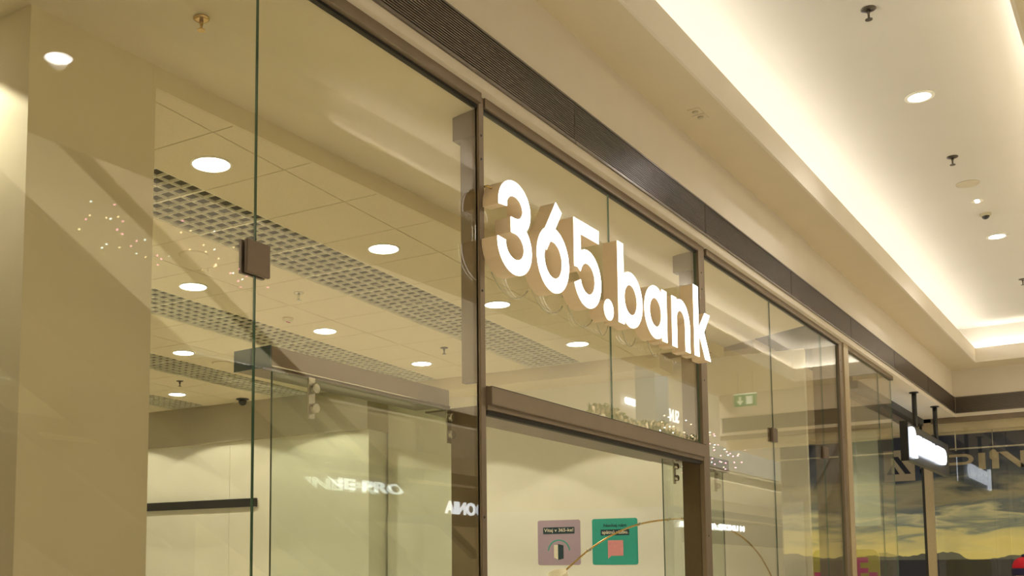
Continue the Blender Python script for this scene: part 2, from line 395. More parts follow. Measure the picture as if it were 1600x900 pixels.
def sprinkler(label, loc, s=1.0, m=None):
    t = thing('sprinkler', label, 'sprinkler', loc); m = m or M['escal']
    b = bmesh.new(); lathe(b, [(.0385 * s, 0), (.0385 * s, -.004), (.03 * s, -.010), (.018 * s, -.012)], 20); obj('escutcheon', b, m, t)
    b = bmesh.new(); lathe(b, [(.010 * s, -.012), (.009 * s, -.03), (.006 * s, -.036), (.006 * s, -.058 * s)], 10); obj('body', b, m, t)
    b = bmesh.new(); lathe(b, [(.019 * s, -.058 * s), (.019 * s, -.061 * s)], 14); obj('deflector', b, m, t)
    return t
sprinkler('dark sprinkler head on the raised corridor ceiling at the top edge of the picture', (7.50, -1.363, 5.5), 1.3)
sprinkler('dark sprinkler head on the raised corridor ceiling beside the round speaker', (10.73, -1.375, 5.5), 1.3)
sprinkler('dark sprinkler head on the raised corridor ceiling at the right edge, beyond the far downlight', (15.9, -1.40, 5.515), 1.3)
b = bmesh.new(); lathe(b, [(.105, 0), (.105, -.006), (.09, -.010)], 28); o = obj('ceiling_speaker', b, M['speaker']); o.location = (11.62, -1.374, 5.515); tag(o, 'round beige speaker disc on the raised corridor ceiling', 'speaker')
t = thing('dome_camera', 'small dark dome camera on the raised corridor ceiling before the far downlight', 'security camera', (12.73, -1.385, 5.515))
b = bmesh.new(); lathe(b, [(.055, 0), (.055, -.02), (.045, -.028)], 20); obj('base', b, M['speaker'], t)
b = bmesh.new(); lathe(b, [(.038, -.028), (.034, -.045), (.02, -.058), (.004, -.062)], 16); obj('dome', b, M['black'], t)
t = thing('accent_light', 'tiny bright accent light on the raised corridor ceiling between speaker and dome camera', 'ceiling light', (12.23, -1.374, 5.515))
for dx in (-.03, .03):
    b = bmesh.new(); lathe(b, [(.022, 0), (.022, -.004)], 12, (dx, 0, 0)); obj('led', b, M['lampc'], t)
b = bmesh.new(); lathe(b, [(.06, 0), (.06, -.003), (.055, -.003)], 20); obj('plate', b, M['white'], t)
# access plate on the soffit
t = thing('access_plate', 'faint square access plate on the corridor soffit above the grille', 'access plate', (7.06, -.31, ZS))
bx('cover', M['soffit'], 0, .21, 0, .085, -.006, 0, t); bx('hinge_strip', M['speaker'], .10, .108, .0, .085, -.009, -.006, t)
for x in (.05, .155):
    b = bmesh.new(); lathe(b, [(.022, -.006), (.022, -.012), (.012, -.013)], 12, (x, .042, 0)); obj('latch', b, M['speaker'], t)

# ================================================================== SHOP FRONT
# head rail over the glass
struct(bx('trim_9', M['frame'], -2, 4.58, -.035, .03, 4.115, 4.17)); struct(bx('trim_10', M['gasket'], -2, 4.58, -.006, .02, 4.10, 4.115))
struct(bx('trim_11', M['frame'], 4.64, 7.76, -.02, .03, 4.115, 4.17)); struct(bx('trim_12', M['gasket'], 4.64, 7.76, -.006, .02, 4.10, 4.115))
struct(bx('trim_13', M['frame'], 7.93, 11.93, -.025, .03, 4.12, 4.17)); struct(bx('trim_14', M['gasket'], 7.93, 11.93, -.006, .02, 4.105, 4.12))
struct(bx('trim_15', M['frame'], 12.28, 14.62, -.025, .03, 4.12, 4.17))
def post(name, label, x0, x1, y0, y1, m, parts):
    t = thing(name, label, 'post', (x0, 0, 0))
    bx('mullion', m, 0, x1 - x0, y0, y1, 0, 4.168, t, .002)
    for n_, mm, a in parts: bx(n_, mm, a[0] - x0, a[1] - x0, a[2], a[3], a[4], a[5], t)
    for z in (3.10, 3.82, 3.95, 1.9):
        b = bmesh.new(); lathe(b, [(.006, 0), (.006, .003)], 10); xform(b, ((x1 - x0) * .45, y0 - .003, z), (1, 0, 0), (0, 0, 1), (0, 1, 0)); obj('screw', b, M['black'], t)
    return t
post('frame_post', 'slim bronze post left of the lit sign, between window and doorway', 4.585, 4.635, -.012, .015, M['frame'],
     [('column', M['frame'], (4.615, 4.66, .02, .125, 2.62, 4.0)), ('head_bracket', M['frame'], (4.60, 4.67, .018, .165, 3.96, 4.10)), ('door_jamb', M['frame'], (4.62, 4.66, .02, .20, 0, 2.485))])
post('frame_post', 'bronze post behind the last letter of the lit sign, right of the doorway', 7.76, 7.885, -.02, .015, M['frame'],
     [('column', M['frame'], (7.74, 7.79, .02, .13, 2.62, 4.0)), ('head_bracket', M['frame'], (7.72, 7.80, .018, .17, 3.96, 4.10)), ('door_jamb', M['framed'], (7.755, 7.80, .016, .15, 0, 2.485)), ('glass_bead', M['edged'], (7.885, 7.90, -.01, .012, 0, 4.11))])  # jamb in darker bronze: shade on its side put into the colour
post('frame_post', 'narrow bronze post at the right end of the third window bay', 11.93, 12.06, -.02, .015, M['frame'],
     [('column', M['frame'], (11.93, 11.96, .02, .26, 0, 4.1))])
o = bx('pale_post', M['beigepost'], 12.10, 12.30, -.03, .02, 0, 4.168, None, .003); tag(o, 'pale beige metal-clad post just right of the narrow bronze post', 'post')

def pane(name, label, x0, x1, z0, z1, y=0, th=.010, m=None, edge=None, group='storefront panes'):
    b = bmesh.new(); fs = box(b, x0, x1, y, y + th, z0, z1)
    for f in fs:
        b.normal_update()
        if abs(f.normal.y) < .5: f.material_index = 1
    o = obj(name, b, [m or G_FRONT, edge or M['edge']]); tag(o, label, 'glass pane', group); return o
pane('glass_pane', 'leftmost clear glass pane of the shop front, before the wide pale pillar', 0, 2.917, 0, 4.112)
pane('glass_pane', 'clear glass pane between the green-edged joint and the post left of the sign', 2.923, 4.585, 0, 4.112)
pane('glass_pane', 'clear glass pane above the doorway behind the digits', 4.64, 6.202, 2.60, 4.112)
pane('glass_pane', 'clear glass pane above the doorway behind the last letters', 6.208, 7.755, 2.60, 4.112)
pane('glass_pane', 'clear glass pane immediately right of the doorway', 7.90, 9.577, 0, 4.112, edge=M['edged'])
pane('glass_pane', 'middle clear glass pane of the third bay, mirroring the cove corner', 9.583, 11.277, 0, 4.112, edge=M['edged'])
pane('glass_pane', 'narrow clear glass pane left of the narrow bronze post', 11.283, 11.925, 0, 4.112, edge=M['edged'])
pane('glass_pane', 'clear glass pane right of the pale post', 12.30, 13.857, 0, 4.112, edge=M['edged'])
pane('glass_pane', 'last clear glass pane of the shop front, ending in a bare edge', 13.863, 14.58, 0, 4.112, edge=M['edge'])
o = bx('glass_pane', G_FRONT, 14.585, 14.595, .02, .45, 0, 4.05); tag(o, 'clear return pane running inwards from the last bare glass edge', 'glass pane')
def patch(label, x0, x1, z0, z1):
    t = thing('patch_fitting', label, 'glass clamp', (x0, 0, z0))
    bx('outer_plate', M['patch'], 0, x1 - x0, -.018, -.001, 0, z1 - z0, t, .002); bx('inner_plate', M['patch'], 0, x1 - x0, .011, .03, 0, z1 - z0, t, .002)
patch('square brown clamp plate on the joint of the left window', 2.855, 2.987, 2.79, 2.925)
patch('brown clamp plate on the joint of the third window bay', 9.50, 9.64, 2.80, 2.925)
patch('brown clamp plate on the joint just left of the narrow bronze post', 11.18, 11.36, 2.80, 2.925)

# transom over the doorway and the sliding-door header behind
t = thing('door_header', 'bronze transom across the doorway under the lit sign', 'door header', (4.64, 0, 0))
HX = 3.11
bx('face', M['frame'], 0, HX, -.045, .02, 2.495, 2.592, t, .002)
bx('sill_bead', M['gasket'], 0, HX, -.047, -.045, 2.588, 2.591, t)
bx('soffit_panel', M['frame'], .024, HX, .02, .40, 2.49, 2.50, t)
bx('reveal', M['frame'], 0, HX, -.02, .0, 2.470, 2.495, t)
bx('seal', M['gasket'], .024, HX, 0, .03, 2.445, 2.492, t)
t = thing('sliding_door_rail', 'long bronze sliding-door housing running behind the left window from its glass end cap', 'door rail', (3.23, .204, 2.50))
bx('housing', M['frame'], .002, 1.38, .0, .222, 0, .09, t, .002); bx('bottom_flange', M['framed'], .0, 1.38, -.004, .05, -.012, 0, t)
bx('end_cap', M['capblue'], -.006, .0, 0, .222, -.002, .092, t, label='blue-grey end cap')
bx('drip_lip', M['steel'], 0, 1.38, -.008, -.004, -.002, .003, t)
t = thing('sliding_door_rail', 'short bronze sliding-door housing behind the pane right of the doorway', 'door rail', (7.81, .204, 2.50))
bx('housing', M['frame'], 0, 1.15, .0, .222, 0, .09, t, .002); bx('bottom_flange', M['framed'], 0, 1.15, -.004, .05, -.012, 0, t)
def leaf(label, x0, x1, clamps):
    t = thing('sliding_door', label, 'door', (x0, .20, 0))
    b = bmesh.new(); fs = box(b, 0, x1 - x0, 0, .010, .01, 2.478); b.normal_update()
    for f in fs:
        if abs(f.normal.y) < .5: f.material_index = 1
    obj('leaf', b, [G_LEAF, M['edged']], t)
    for cx in clamps:
        c = bx('hanger', M['steel'], cx - .022, cx + .022, -.012, -.002, 2.30, 2.486, t, .002)
        for z in (2.345, 2.435):
            b = bmesh.new(); lathe(b, [(.024, 0), (.024, .022), (.020, .026)], 18); xform(b, (cx + .004, -.012, z), (1, 0, 0), (0, 0, 1), (0, -1, 0)); obj('cap', b, M['steel'], c)
leaf('open sliding glass door leaf parked behind the left window', 3.235, 4.70, (.245, 1.35))
leaf('open sliding glass door leaf parked at the right side of the doorway', 7.50, 8.80, (.20, 1.1))

# ================================================================== LIT SIGN: 365.bank
YFr, YB = -.115, -.014
def stroke(pts, hw):
    """closed quads along a centreline"""
    out = []; n = len(pts)
    L_, R_ = [], []
    for i, (x, z) in enumerate(pts):
        a = pts[max(i - 1, 0)]; b_ = pts[min(i + 1, n - 1)]
        dx, dz = b_[0] - a[0], b_[1] - a[1]; l = math.hypot(dx, dz); nx, nz = -dz / l, dx / l
        L_.append((x + nx * hw, z + nz * hw)); R_.append((x - nx * hw, z - nz * hw))
    return L_, R_
def ell(cx, cz, rx, rz, a0, a1, n=28): return [(cx + rx * math.cos(R(a0 + (a1 - a0) * k / n)), cz + rz * math.sin(R(a0 + (a1 - a0) * k / n))) for k in range(n + 1)]
HW = .0415
def prism(bm_f, bm_s, L_, R_, closed):
    """front quads into the face mesh, back and side quads into the return mesh"""
    n = len(L_)
    for i in range(n - 1):
        q = [L_[i], L_[i + 1], R_[i + 1], R_[i]]
        bm_f.faces.new([bm_f.verts.new((x, YFr, z)) for x, z in q])
        bm_s.faces.new([bm_s.verts.new((x, YB, z)) for x, z in q])
    loops = [L_, R_] if closed else [L_ + R_[::-1] + [L_[0]]]
    for lp in loops:
        for a, b_ in zip(lp, lp[1:]):
            bm_s.faces.new([bm_s.verts.new(p) for p in ((a[0], YFr + .002, a[1]), (b_[0], YFr + .002, b_[1]), (b_[0], YB, b_[1]), (a[0], YB, a[1]))])
            bm_f.faces.new([bm_f.verts.new(p) for p in ((a[0], YFr, a[1]), (b_[0], YFr, b_[1]), (b_[0], YFr + .004, b_[1]), (a[0], YFr + .004, a[1]))])
def poly(bm_f, bm_s, P):
    bm_f.faces.new([bm_f.verts.new((x, YFr, z)) for x, z in P]); bm_s.faces.new([bm_s.verts.new((x, YB, z)) for x, z in P])
    for a, b_ in zip(P, P[1:] + P[:1]):
        bm_s.faces.new([bm_s.verts.new(p) for p in ((a[0], YFr + .002, a[1]), (b_[0], YFr + .002, b_[1]), (b_[0], YB, b_[1]), (a[0], YB, a[1]))])
def rect(x0, x1, z0, z1): return [(x0, z0), (x1, z0), (x1, z1), (x0, z1)]
def glyph(label, strokes=(), polys=(), rings=()):
    f, s = bmesh.new(), bmesh.new()
    xs = [p[0] for st in strokes for p in st] + [p[0] for P in polys for p in P] + [r[0] for r in rings]
    for st in strokes: prism(f, s, *stroke(st, HW), closed=False)
    for cx, cz, rx, rz in rings:
        o_ = ell(cx, cz, rx, rz, 0, 360, 48); i_ = ell(cx, cz, rx - 2 * HW, rz - 2 * HW, 0, 360, 48); prism(f, s, o_, i_, True)
    for P in polys: poly(f, s, P)
    x0 = min(xs)
    for b_ in (f, s):
        for v in b_.verts: v.co.x -= x0; v.co.z -= 3.205
        bmesh.ops.remove_doubles(b_, verts=b_.verts[:], dist=1e-5)
    t = thing('channel_letter', label, 'sign letter', (x0, 0, 3.205), 0, 'lit letters of the shop sign')
    obj('face', f, M['face'], t); obj('return', s, M['ret'], t)
    # stand-off bolt to the glass
    bx('standoff', M['cable'], .06, .075, YB - .002, -.001, .06, .075, t)
    return t
glyph('glowing white digit three, first on the lit sign',
      strokes=[ell(4.783, 3.58, .127, .1025, 190, -90) , ell(4.781, 3.364, .139, .1145, 90, -187), [(4.742, 3.4775), (4.80, 3.4775)]])
glyph('glowing white digit six, second on the lit sign', strokes=[[(5.285, 3.722), (5.262, 3.687), (5.10, 3.46)]], rings=[(5.213, 3.395, .19, .19)])
glyph('glowing white digit five, third on the lit sign', strokes=[ell(5.648, 3.384, .140, .1365, 160, -163)],
      polys=[[(5.470, 3.425), (5.557, 3.429), (5.557, 3.64), (5.557, 3.722), (5.470, 3.722)], rect(5.557, 5.806, 3.64, 3.722)])
glyph('glowing white round full stop between digits and letters', polys=[ell(5.932, 3.253, .069, .067, 0, 360, 32)[:-1]])
glyph('glowing white letter b with a tall stem', polys=[rect(6.073, 6.162, 3.205, 3.735)], rings=[(6.268, 3.386, .183, .183)])
glyph('glowing white letter a', polys=[rect(6.777, 6.866, 3.208, 3.572)], rings=[(6.672, 3.388, .183, .183)])
glyph('glowing white letter n', polys=[rect(6.956, 7.048, 3.208, 3.570), rect(7.200, 7.294, 3.208, 3.42)],
      strokes=[ell(7.124, 3.405, .125, .127, 175, 0)])
glyph('glowing white letter k, last on the lit sign', polys=[rect(7.375, 7.473, 3.213, 3.745), [(7.473, 3.385), (7.53, 3.365), (7.580, 3.42), (7.708, 3.570), (7.600, 3.570), (7.473, 3.44)], [(7.50, 3.46), (7.48, 3.38), (7.590, 3.213), (7.708, 3.213), (7.577, 3.425)]])
# thin cables between the letters, against the glass
cab = [(4.69, 5.08), (5.12, 5.50), (5.56, 5.90), (5.95, 6.12), (6.33, 6.55), (6.75, 6.98)]
cl = ['digit three', 'digit six', 'digit five', 'full stop', 'letter b', 'letter a']
for (a, b_), l in zip(cab, cl):
    bm = bmesh.new(); n = 14
    tube(bm, [(a + (b_ - a) * k / n, -.018, 3.22 - .085 * math.sin(math.pi * k / n) ** .8 - .02 * k / n) for k in range(n + 1)], .0035, 6)
    o = obj('cable', bm, M['cable']); tag(o, 'thin clear cable hanging in a loop below the ' + l, 'cable', 'sign cables')
bx_ = bmesh.new(); tube(bx_, [(4.60, -.034, 3.66), (4.60, -.055, 3.66), (4.68, -.055, 3.655)], .006, 8); o = obj('cable_gland', bx_, M['brass']); tag(o, 'small brass cable gland on the post beside the digit three', 'cable gland')

# ================================================================== SHOP INTERIOR
# ceiling: tiles are children of the ceiling structure
NU0, NU1, NV0, NV1 = -2, 10, -2, 14
U0, V0 = .29, -.29
strip_rows = {1, 4, 7, 10, 13}
ceil = bmesh.new()
for j in range(NV0, NV1 + 1):
    if j in strip_rows or j < 0: continue
    v = V0 + .6 * (j - 0); box(ceil, U0 + .6 * NU0, 6.35, v, v + .6, HC + .008, HC + .03)
def clip_front(bm_):
    # cut away what lies on the window side of the plaster drop (world y < .87)
    n_ = Vector((math.sin(TH), math.cos(TH), 0)); d_ = .87 - OY
    bmesh.ops.bisect_plane(bm_, geom=bm_.verts[:] + bm_.edges[:] + bm_.faces[:], plane_co=n_ * d_, plane_no=n_, clear_inner=True)
wedge = bmesh.new(); box(wedge, -.91, 6.35, -1.4, V0, HC + .008, HC + .03); clip_front(wedge)
bk = inn(struct(obj('ceiling', ceil, M['grid']))); obj('edge_strip', wedge, M['grid'], bk)
tm = None; cm = None; ncell = 0
for j in range(NV0, NV1 + 1):
    v = V0 + .6 * j
    for i in range(NU0, NU1):
        u = U0 + .6 * i
        if j in strip_rows:
            if u < -1.6 + 0: pass
            if cm is None:
                b = bmesh.new(); n = 6; P = .6 / n
                for k in range(n + 1):
                    w_ = .0028 if 0 < k < n else .006
                    a = k * P - w_ if k else 0; c = k * P + w_ if k < n else .6
                    if k == n: a = .6 - .008
                    if k == 0: c = .008
                    box(b, a, c, 0, .6, 0, .017); box(b, 0, .6, a, c, .0005, .0165)
                cm = obj('open_cell_panel', b, M['cell'], bk); cm.location = (u, v, HC); 
            else:
                o = bpy.data.objects.new('open_cell_panel', cm.data); COL.objects.link(o); o.parent = bk; o.location = (u, v, HC)
        else:
            if j < 0:
                b = bmesh.new(); box(b, u + .004, u + .596, v + .004, v + .596, -.002, .010); clip_front(b)
                if len(b.verts) < 4: b.free(); continue
                o = obj('tile', b, M['tile'], bk); o.location = (0, 0, HC); continue
            if tm is None:
                b = bmesh.new(); box(b, .004, .596, .004, .596, -.002, .010); tm = obj('tile', b, M['tile'], bk); tm.location = (u, v, HC)
            else:
                o = bpy.data.objects.new('tile', tm.data); COL.objects.link(o); o.parent = bk; o.location = (u, v, HC)
b = bmesh.new(); box(b, -8, 7.4, -.6, 9.3, HC + .42, HC + .46)
for j in strip_rows:
    v = V0 + .6 * j; box(b, -.9, 6.35, v - .01, v, HC + .03, HC + .42); box(b, -.9, 6.35, v + .6, v + .61, HC + .03, HC + .42)
inn(struct(obj('ceiling', b, M['plenum'])))
# plaster ceiling strip behind the glass, vertical drop to the tiles
b = bmesh.new(); box(b, -4, 2.6, .85, 6.0, 4.0, 4.08); box(b, 3.09, 10.8, .85, .87, HC - .004, 4.05)
sl = [[b.verts.new(p) for p in ((x, .022, 4.112), (x, .86, 4.0), (x, .86, 4.10), (x, .022, 4.16))] for x in (-4, 10.8)]
b.faces.new(sl[0]); b.faces.new(sl[1][::-1])
for k in range(4): b.faces.new((sl[0][k], sl[0][(k + 1) % 4], sl[1][(k + 1) % 4], sl[1][k]))
struct(obj('ceiling', b, M['plaster']))
# walls
b = bmesh.new(); box(b, 6.83, 6.93, -1.85, 3.13, 0, HC); struct(inn(obj('wall_right', b, M['wall'])))
b = bmesh.new(); box(b, 6.815, 6.83, -1.80, 3.13, 0, 2.34); struct(inn(obj('trim_16', b, M['wall2'])))
b = bmesh.new(); box(b, 6.43, 6.93, 3.16, 5.397, 0, 3.40); box(b, 6.43, 6.93, 5.403, 9.3, 0, 3.40); box(b, 6.436, 6.93, 5.39, 5.41, 0, 3.40); struct(inn(obj('wall_panel', b, M['wall'])))
b = bmesh.new(); box(b, 6.35, 6.83, 3.13, 9.3, 3.395, HC + .02); struct(inn(obj('trim_17', b, M['drop'])))
b = bmesh.new(); box(b, 6.35, 6.83, -.52, 3.13, 3.76, HC + .02); struct(inn(obj('trim_18', b, M['plaster'])))
b = bmesh.new(); box(b, -8, 7, 9.2, 9.3, 0, HC); struct(inn(obj('wall_back', b, M['wall'])))
b = bmesh.new(); box(b, -8, -7.9, -1, 9.3, 0, HC); struct(inn(obj('wall_left', b, M['wall'])))
b = bmesh.new()
vs = [(2.43, .852), (3.105, .852), tuple(W(-.82, 4.2)[:2]), tuple(W(-1.5, 4.2)[:2])]
for z in (0, 4.02): pass
lo = [b.verts.new((x, y, 0)) for x, y in vs]; hi = [b.verts.new((x, y, 4.02)) for x, y in vs]
b.faces.new(lo[::-1]); b.faces.new(hi)
for k in range(4): b.faces.new((lo[k], lo[(k + 1) % 4], hi[(k + 1) % 4], hi[k]))
struct(obj('wall_pillar', b, M['plaster']))
# black shelf
o = bx('wall_shelf', M['black'], 6.38, 6.43, 4.92, 8.0, 2.505, 2.615); inn(o); tag(o, 'long black bar shelf on the pale panelled wall', 'shelf')
# shop downlights
lab = {(0, 0): 'large round downlight just left of the glass joint, nearest the camera', (1.8, 0): 'round downlight above the first open-cell strip, second in the front row', (3.6, 0): 'round downlight seen under the digit three', (5.4, 0): 'round downlight seen under the full stop of the lit sign',
       (1.8, 1.8): 'round downlight beside the pillar, between the first two open-cell strips', (3.6, 1.8): 'round downlight above the sliding-door rail, middle of the second row', (5.4, 1.8): 'round downlight just above the right part of the sliding-door rail',
       (3.6, 3.6): 'round downlight beside the pillar, between second and third open-cell strips', (5.4, 5.4): 'smallest round downlight, deep in the shop beside the pillar'}
for i in range(0, 4):
    for j in range(0, 5):
        u, v = 1.8 * i, 1.8 * j
        l = lab.get((u, v), 'round shop downlight %s, %s row' % (['hidden left of the pillar', 'behind the pillar', 'left', 'centre left', 'centre right', 'by the end wall'][i + 2], ['nearest', 'second', 'third', 'fourth', 'farthest'][j]))
        p = W(u, v, HC - .002)
        downlight('downlight', l, p, .105, M['lampw'], 'shop downlights', .012)
        spot('shop_spot', p + Vector((0, 0, -.02)), P_SHOP, SHOP, 129 if (i == 3 and j > 1) else 115, .06, .04)
# the low light washing the far side of the pillar
p = W(-1.74, .22, HC + .095); downlight('downlight', 'round shop downlight left of the pillar, washing its side', p, .08, M['lampw'], 'shop downlights', .012); spot('shop_spot', p - Vector((0, 0, .02)), P_WASH, (1, .96, .8), 115, .05, .03)
# fittings
def at_in(u, v, z=HC): return W(u, v, z)
sprinkler('pale sprinkler head on a tile between the first and second open-cell strips', at_in(2.404, 1.204), 1.1, M['steel'])
sprinkler('small sprinkler head beside the deepest visible downlight', at_in(4.75, 4.74), 1.1, M['escal'])
sprinkler('small sprinkler head right of the middle downlight above the door rail', at_in(4.845, 1.21), 1.1, M['escal'])
sprinkler('brass sprinkler head on the plaster ceiling at the top left', (3.01, .439, 4.055), .95, M['brass'])
for (u, v), l in (((1.194, 1.233), 'wide round speaker disc on a tile left of the green glass joint'), ((4.22, 3.617), 'wide round speaker disc near the left end of the door rail')):
    b = bmesh.new(); lathe(b, [(.11, 0), (.11, -.005), (.095, -.009)], 28); o = obj('ceiling_speaker', b, M['tile']); o.location = at_in(u, v, HC - .001); tag(o, l, 'speaker')
t = thing('smoke_detector', 'small smoke detector with a red mark between two open-cell strips', 'smoke detector', at_in(3.03, 1.80))
b = bmesh.new(); lathe(b, [(.05, 0), (.05, -.02), (.035, -.035)], 20); obj('base', b, M['tile'], t); bx('red_mark', M['magenta'], -.02, .03, -.004, .004, -.04, -.035, t)
t = thing('dome_camera', 'black dome camera on the shop ceiling by the far panelled wall', 'security camera', at_in(6.12, 4.93))
b = bmesh.new(); lathe(b, [(.085, 0), (.085, -.012), (.06, -.02)], 24); obj('base', b, M['black'], t)
b = bmesh.new(); lathe(b, [(.055, -.02), (.052, -.05), (.035, -.08), (.008, -.09)], 20); obj('dome', b, M['black'], t)

for dv in (0, .12):
    downlight('downlight', 'tiny spotlight %s seen just under the door rail' % ('first' if dv else 'second'), at_in(6.10 , 3.20 + dv), .035, M['lampw'], 'tiny spotlights', .01)
# posters on the right wall (local frame of the interior)
XW = 6.815
def rr(y0, y1, z0, z1, r=.025, n=5):
    P = []
    for cy, cz, a in ((y1 - r, z1 - r, 0), (y0 + r, z1 - r, 90), (y0 + r, z0 + r, 180), (y1 - r, z0 + r, 270)):
        P += [(cy + r * math.cos(R(a + 90 * k / n)), cz + r * math.sin(R(a + 90 * k / n))) for k in range(n + 1)]
    return P
def wtext(name, txt, v, z, m, parent, width, height, x):
    b = text_bm(txt, .1, .002, .0012, width, height); xform(b, (x, v, z), (0, -1, 0), (0, 0, 1), (-1, 0, 0)); return obj(name, b, m, parent)
def poster(label, v1, v0):
    t = thing('poster', label, 'poster', (OX, OY, 0), TH, 'posters inside the doorway')
    quad_poly([rr(v0, v1, 1.717, 2.226)], M['lilac'] if 'lilac' in label else M['teal'], 'sheet', t, XW - .004, .004)
    return t
t = poster('lilac poster with white heading, teal arc and open door picture', 1.088, .572); c = .83
quad_poly([[(c + .19, 2.07), (c - .19, 2.07), (c - .19, 2.145), (c + .19, 2.145)]], M['navy'], 'heading_box', t, XW - .006, .002)
wtext('heading', 'Vitaj v 365-ke!', c, 2.107, M['ink'], t, .355, .052, XW - .0075)
oa = arcpts(c, 1.87, .135, .135, 5, 175, 20); ia = arcpts(c, 1.87, .122, .122, 5, 175, 20)
quad_poly([[oa[k], oa[k + 1], ia[k + 1], ia[k]] for k in range(20)], M['teal'], 'arc', t, XW - .006, .002)
quad_poly([[(c + .06, 1.80), (c + .01, 1.78), (c + .01, 1.945), (c + .06, 1.945)]], M['ink'], 'doorway', t, XW - .006, .002)
quad_poly([[(c + .01, 1.775), (c - .055, 1.79), (c - .055, 1.94), (c + .01, 1.955)]], M['navy'], 'door_leaf', t, XW - .007, .002)
t = poster('teal poster with dark and white lines of text over a pink speech bubble', .431, -.089); c = .165
wtext('first_line', 'Nechaj nám', c, 2.145, M['navy'], t, .26, .045, XW - .0065)
quad_poly([[(c + .165, 2.04), (c - .16, 2.04), (c - .16, 2.105), (c + .165, 2.105)]], M['navy'], 'heading_box', t, XW - .006, .002)
wtext('second_line', 'spätnú väzbu.', c, 2.07, M['ink'], t, .30, .05, XW - .0075)
quad_poly([[(c + .085, 1.815), (c + .05, 1.815), (c - .09, 1.815), (c - .09, 1.985), (c + .085, 1.985)], [(c + .085, 1.785), (c + .045, 1.815), (c + .085, 1.815)]], M['pink'], 'speech_bubble', t, XW - .006, .002)

# arc floor lamp
pts = [(905, 7.22, .90, 1.628), (0, 7.55, .85, 1.80), (0, 7.87, .79, 1.93), (0, 8.22, .72, 2.025), (0, 8.62, .62, 2.08), (0, 9.0, .54, 2.095), (0, 9.45, .45, 2.05), (0, 9.85, .37, 1.93), (0, 10.15, .30, 1.72), (0, 10.35, .26, 1.40), (0, 10.42, .25, .6), (0, 10.43, .25, .03)]
t = thing('arc_lamp', 'brass arc lamp with pale shade reaching across the posters', 'lamp', (0, 0, 0))
cr = [Vector(p_[1:]) for p_ in pts]; sm = []
for k in range(len(cr) - 1):
    a, b_, c_, d_ = cr[max(k - 1, 0)], cr[k], cr[k + 1], cr[min(k + 2, len(cr) - 1)]
    for q in range(6):
        u_ = q / 6; sm.append(.5 * ((2 * b_) + (c_ - a) * u_ + (2 * a - 5 * b_ + 4 * c_ - d_) * u_ ** 2 + (3 * b_ - a - 3 * c_ + d_) * u_ ** 3))
sm.append(cr[-1])
b = bmesh.new(); tube(b, sm, .0075, 10); arm = obj('arm', b, M['brass'], t)
for k in (1, 3, 4):
    b = bmesh.new(); tube(b, [Vector(pts[k][1:]) - Vector((.02, -.003, .006)), Vector(pts[k][1:]) + Vector((.02, -.003, .006))], .0115, 10); obj('collar', b, M['steel'], t)
b = bmesh.new(); lathe(b, [(.09, -.22), (.075, 0), (.07, 0), (.085, -.215)], 24); bmesh.ops.rotate(b, verts=b.verts, cent=(0, 0, 0), matrix=Matrix.Rotation(R(-24), 3, 'Y'))
for v in b.verts: v.co += Vector((7.13, .91, 1.62))
obj('shade', b, M['shade'], t)
b = bmesh.new(); lathe(b, [(.17, 0), (.17, .03), (.15, .035)], 28, (10.43, .25, 0)); obj('base', b, M['brass'], t)

# ================================================================== neighbouring space behind the third and fourth bays
struct(bx('wall_neighbour', M['plaster'], 10.9, 19.4, 3.4, 3.5, 0, 4.1))
struct(bx('ceiling', M['soffit'], 11.0, 19.4, .6, 3.5, 4.0, 4.1))
struct(bx('floor', M['floor'], 11.0, 19.4, 0, 3.5, -.28, 0))
o = bx('hanging_screen', M['palegreen'], 18.2, 18.24, .95, 1.5, 2.40, 3.95); tag(o, 'pale green hanging screen behind the last glass pane', 'screen')
t = thing('yellow_stand', 'yellow rounded board with magenta lettering behind the narrow bronze post', 'display board', (14.2, .15, 0))
P = rr(.0, .80, .05, 1.93, .09)
b = bmesh.new(); f_ = b.faces.new([b.verts.new((0, y, z)) for y, z in P]); r_ = bmesh.ops.extrude_face_region(b, geom=[f_])
for v in r_['geom']:
    if isinstance(v, bmesh.types.BMVert): v.co.x += .05
obj('board', b, M['yellow'], t)
b = text_bm('-C5E-', .3, .004, .008, .76, .34); xform(b, (-.004, .40, 1.66), (0, -1, 0), (0, 0, 1), (-1, 0, 0)); obj('lettering', b, M['magenta'], t)
spot('shop_spot', (13.0, 1.6, 3.98), 60, SHOP, 140, .4); spot('shop_spot', (16.8, 1.6, 3.98), 60, SHOP, 140, .4)
for x in (13.0, 16.8): downlight('downlight', 'downlight of the neighbouring shop, %s' % ('nearer the pale post' if x < 14 else 'nearer the mural'), (x, 1.45, 4.0), .09, M['lampw'])

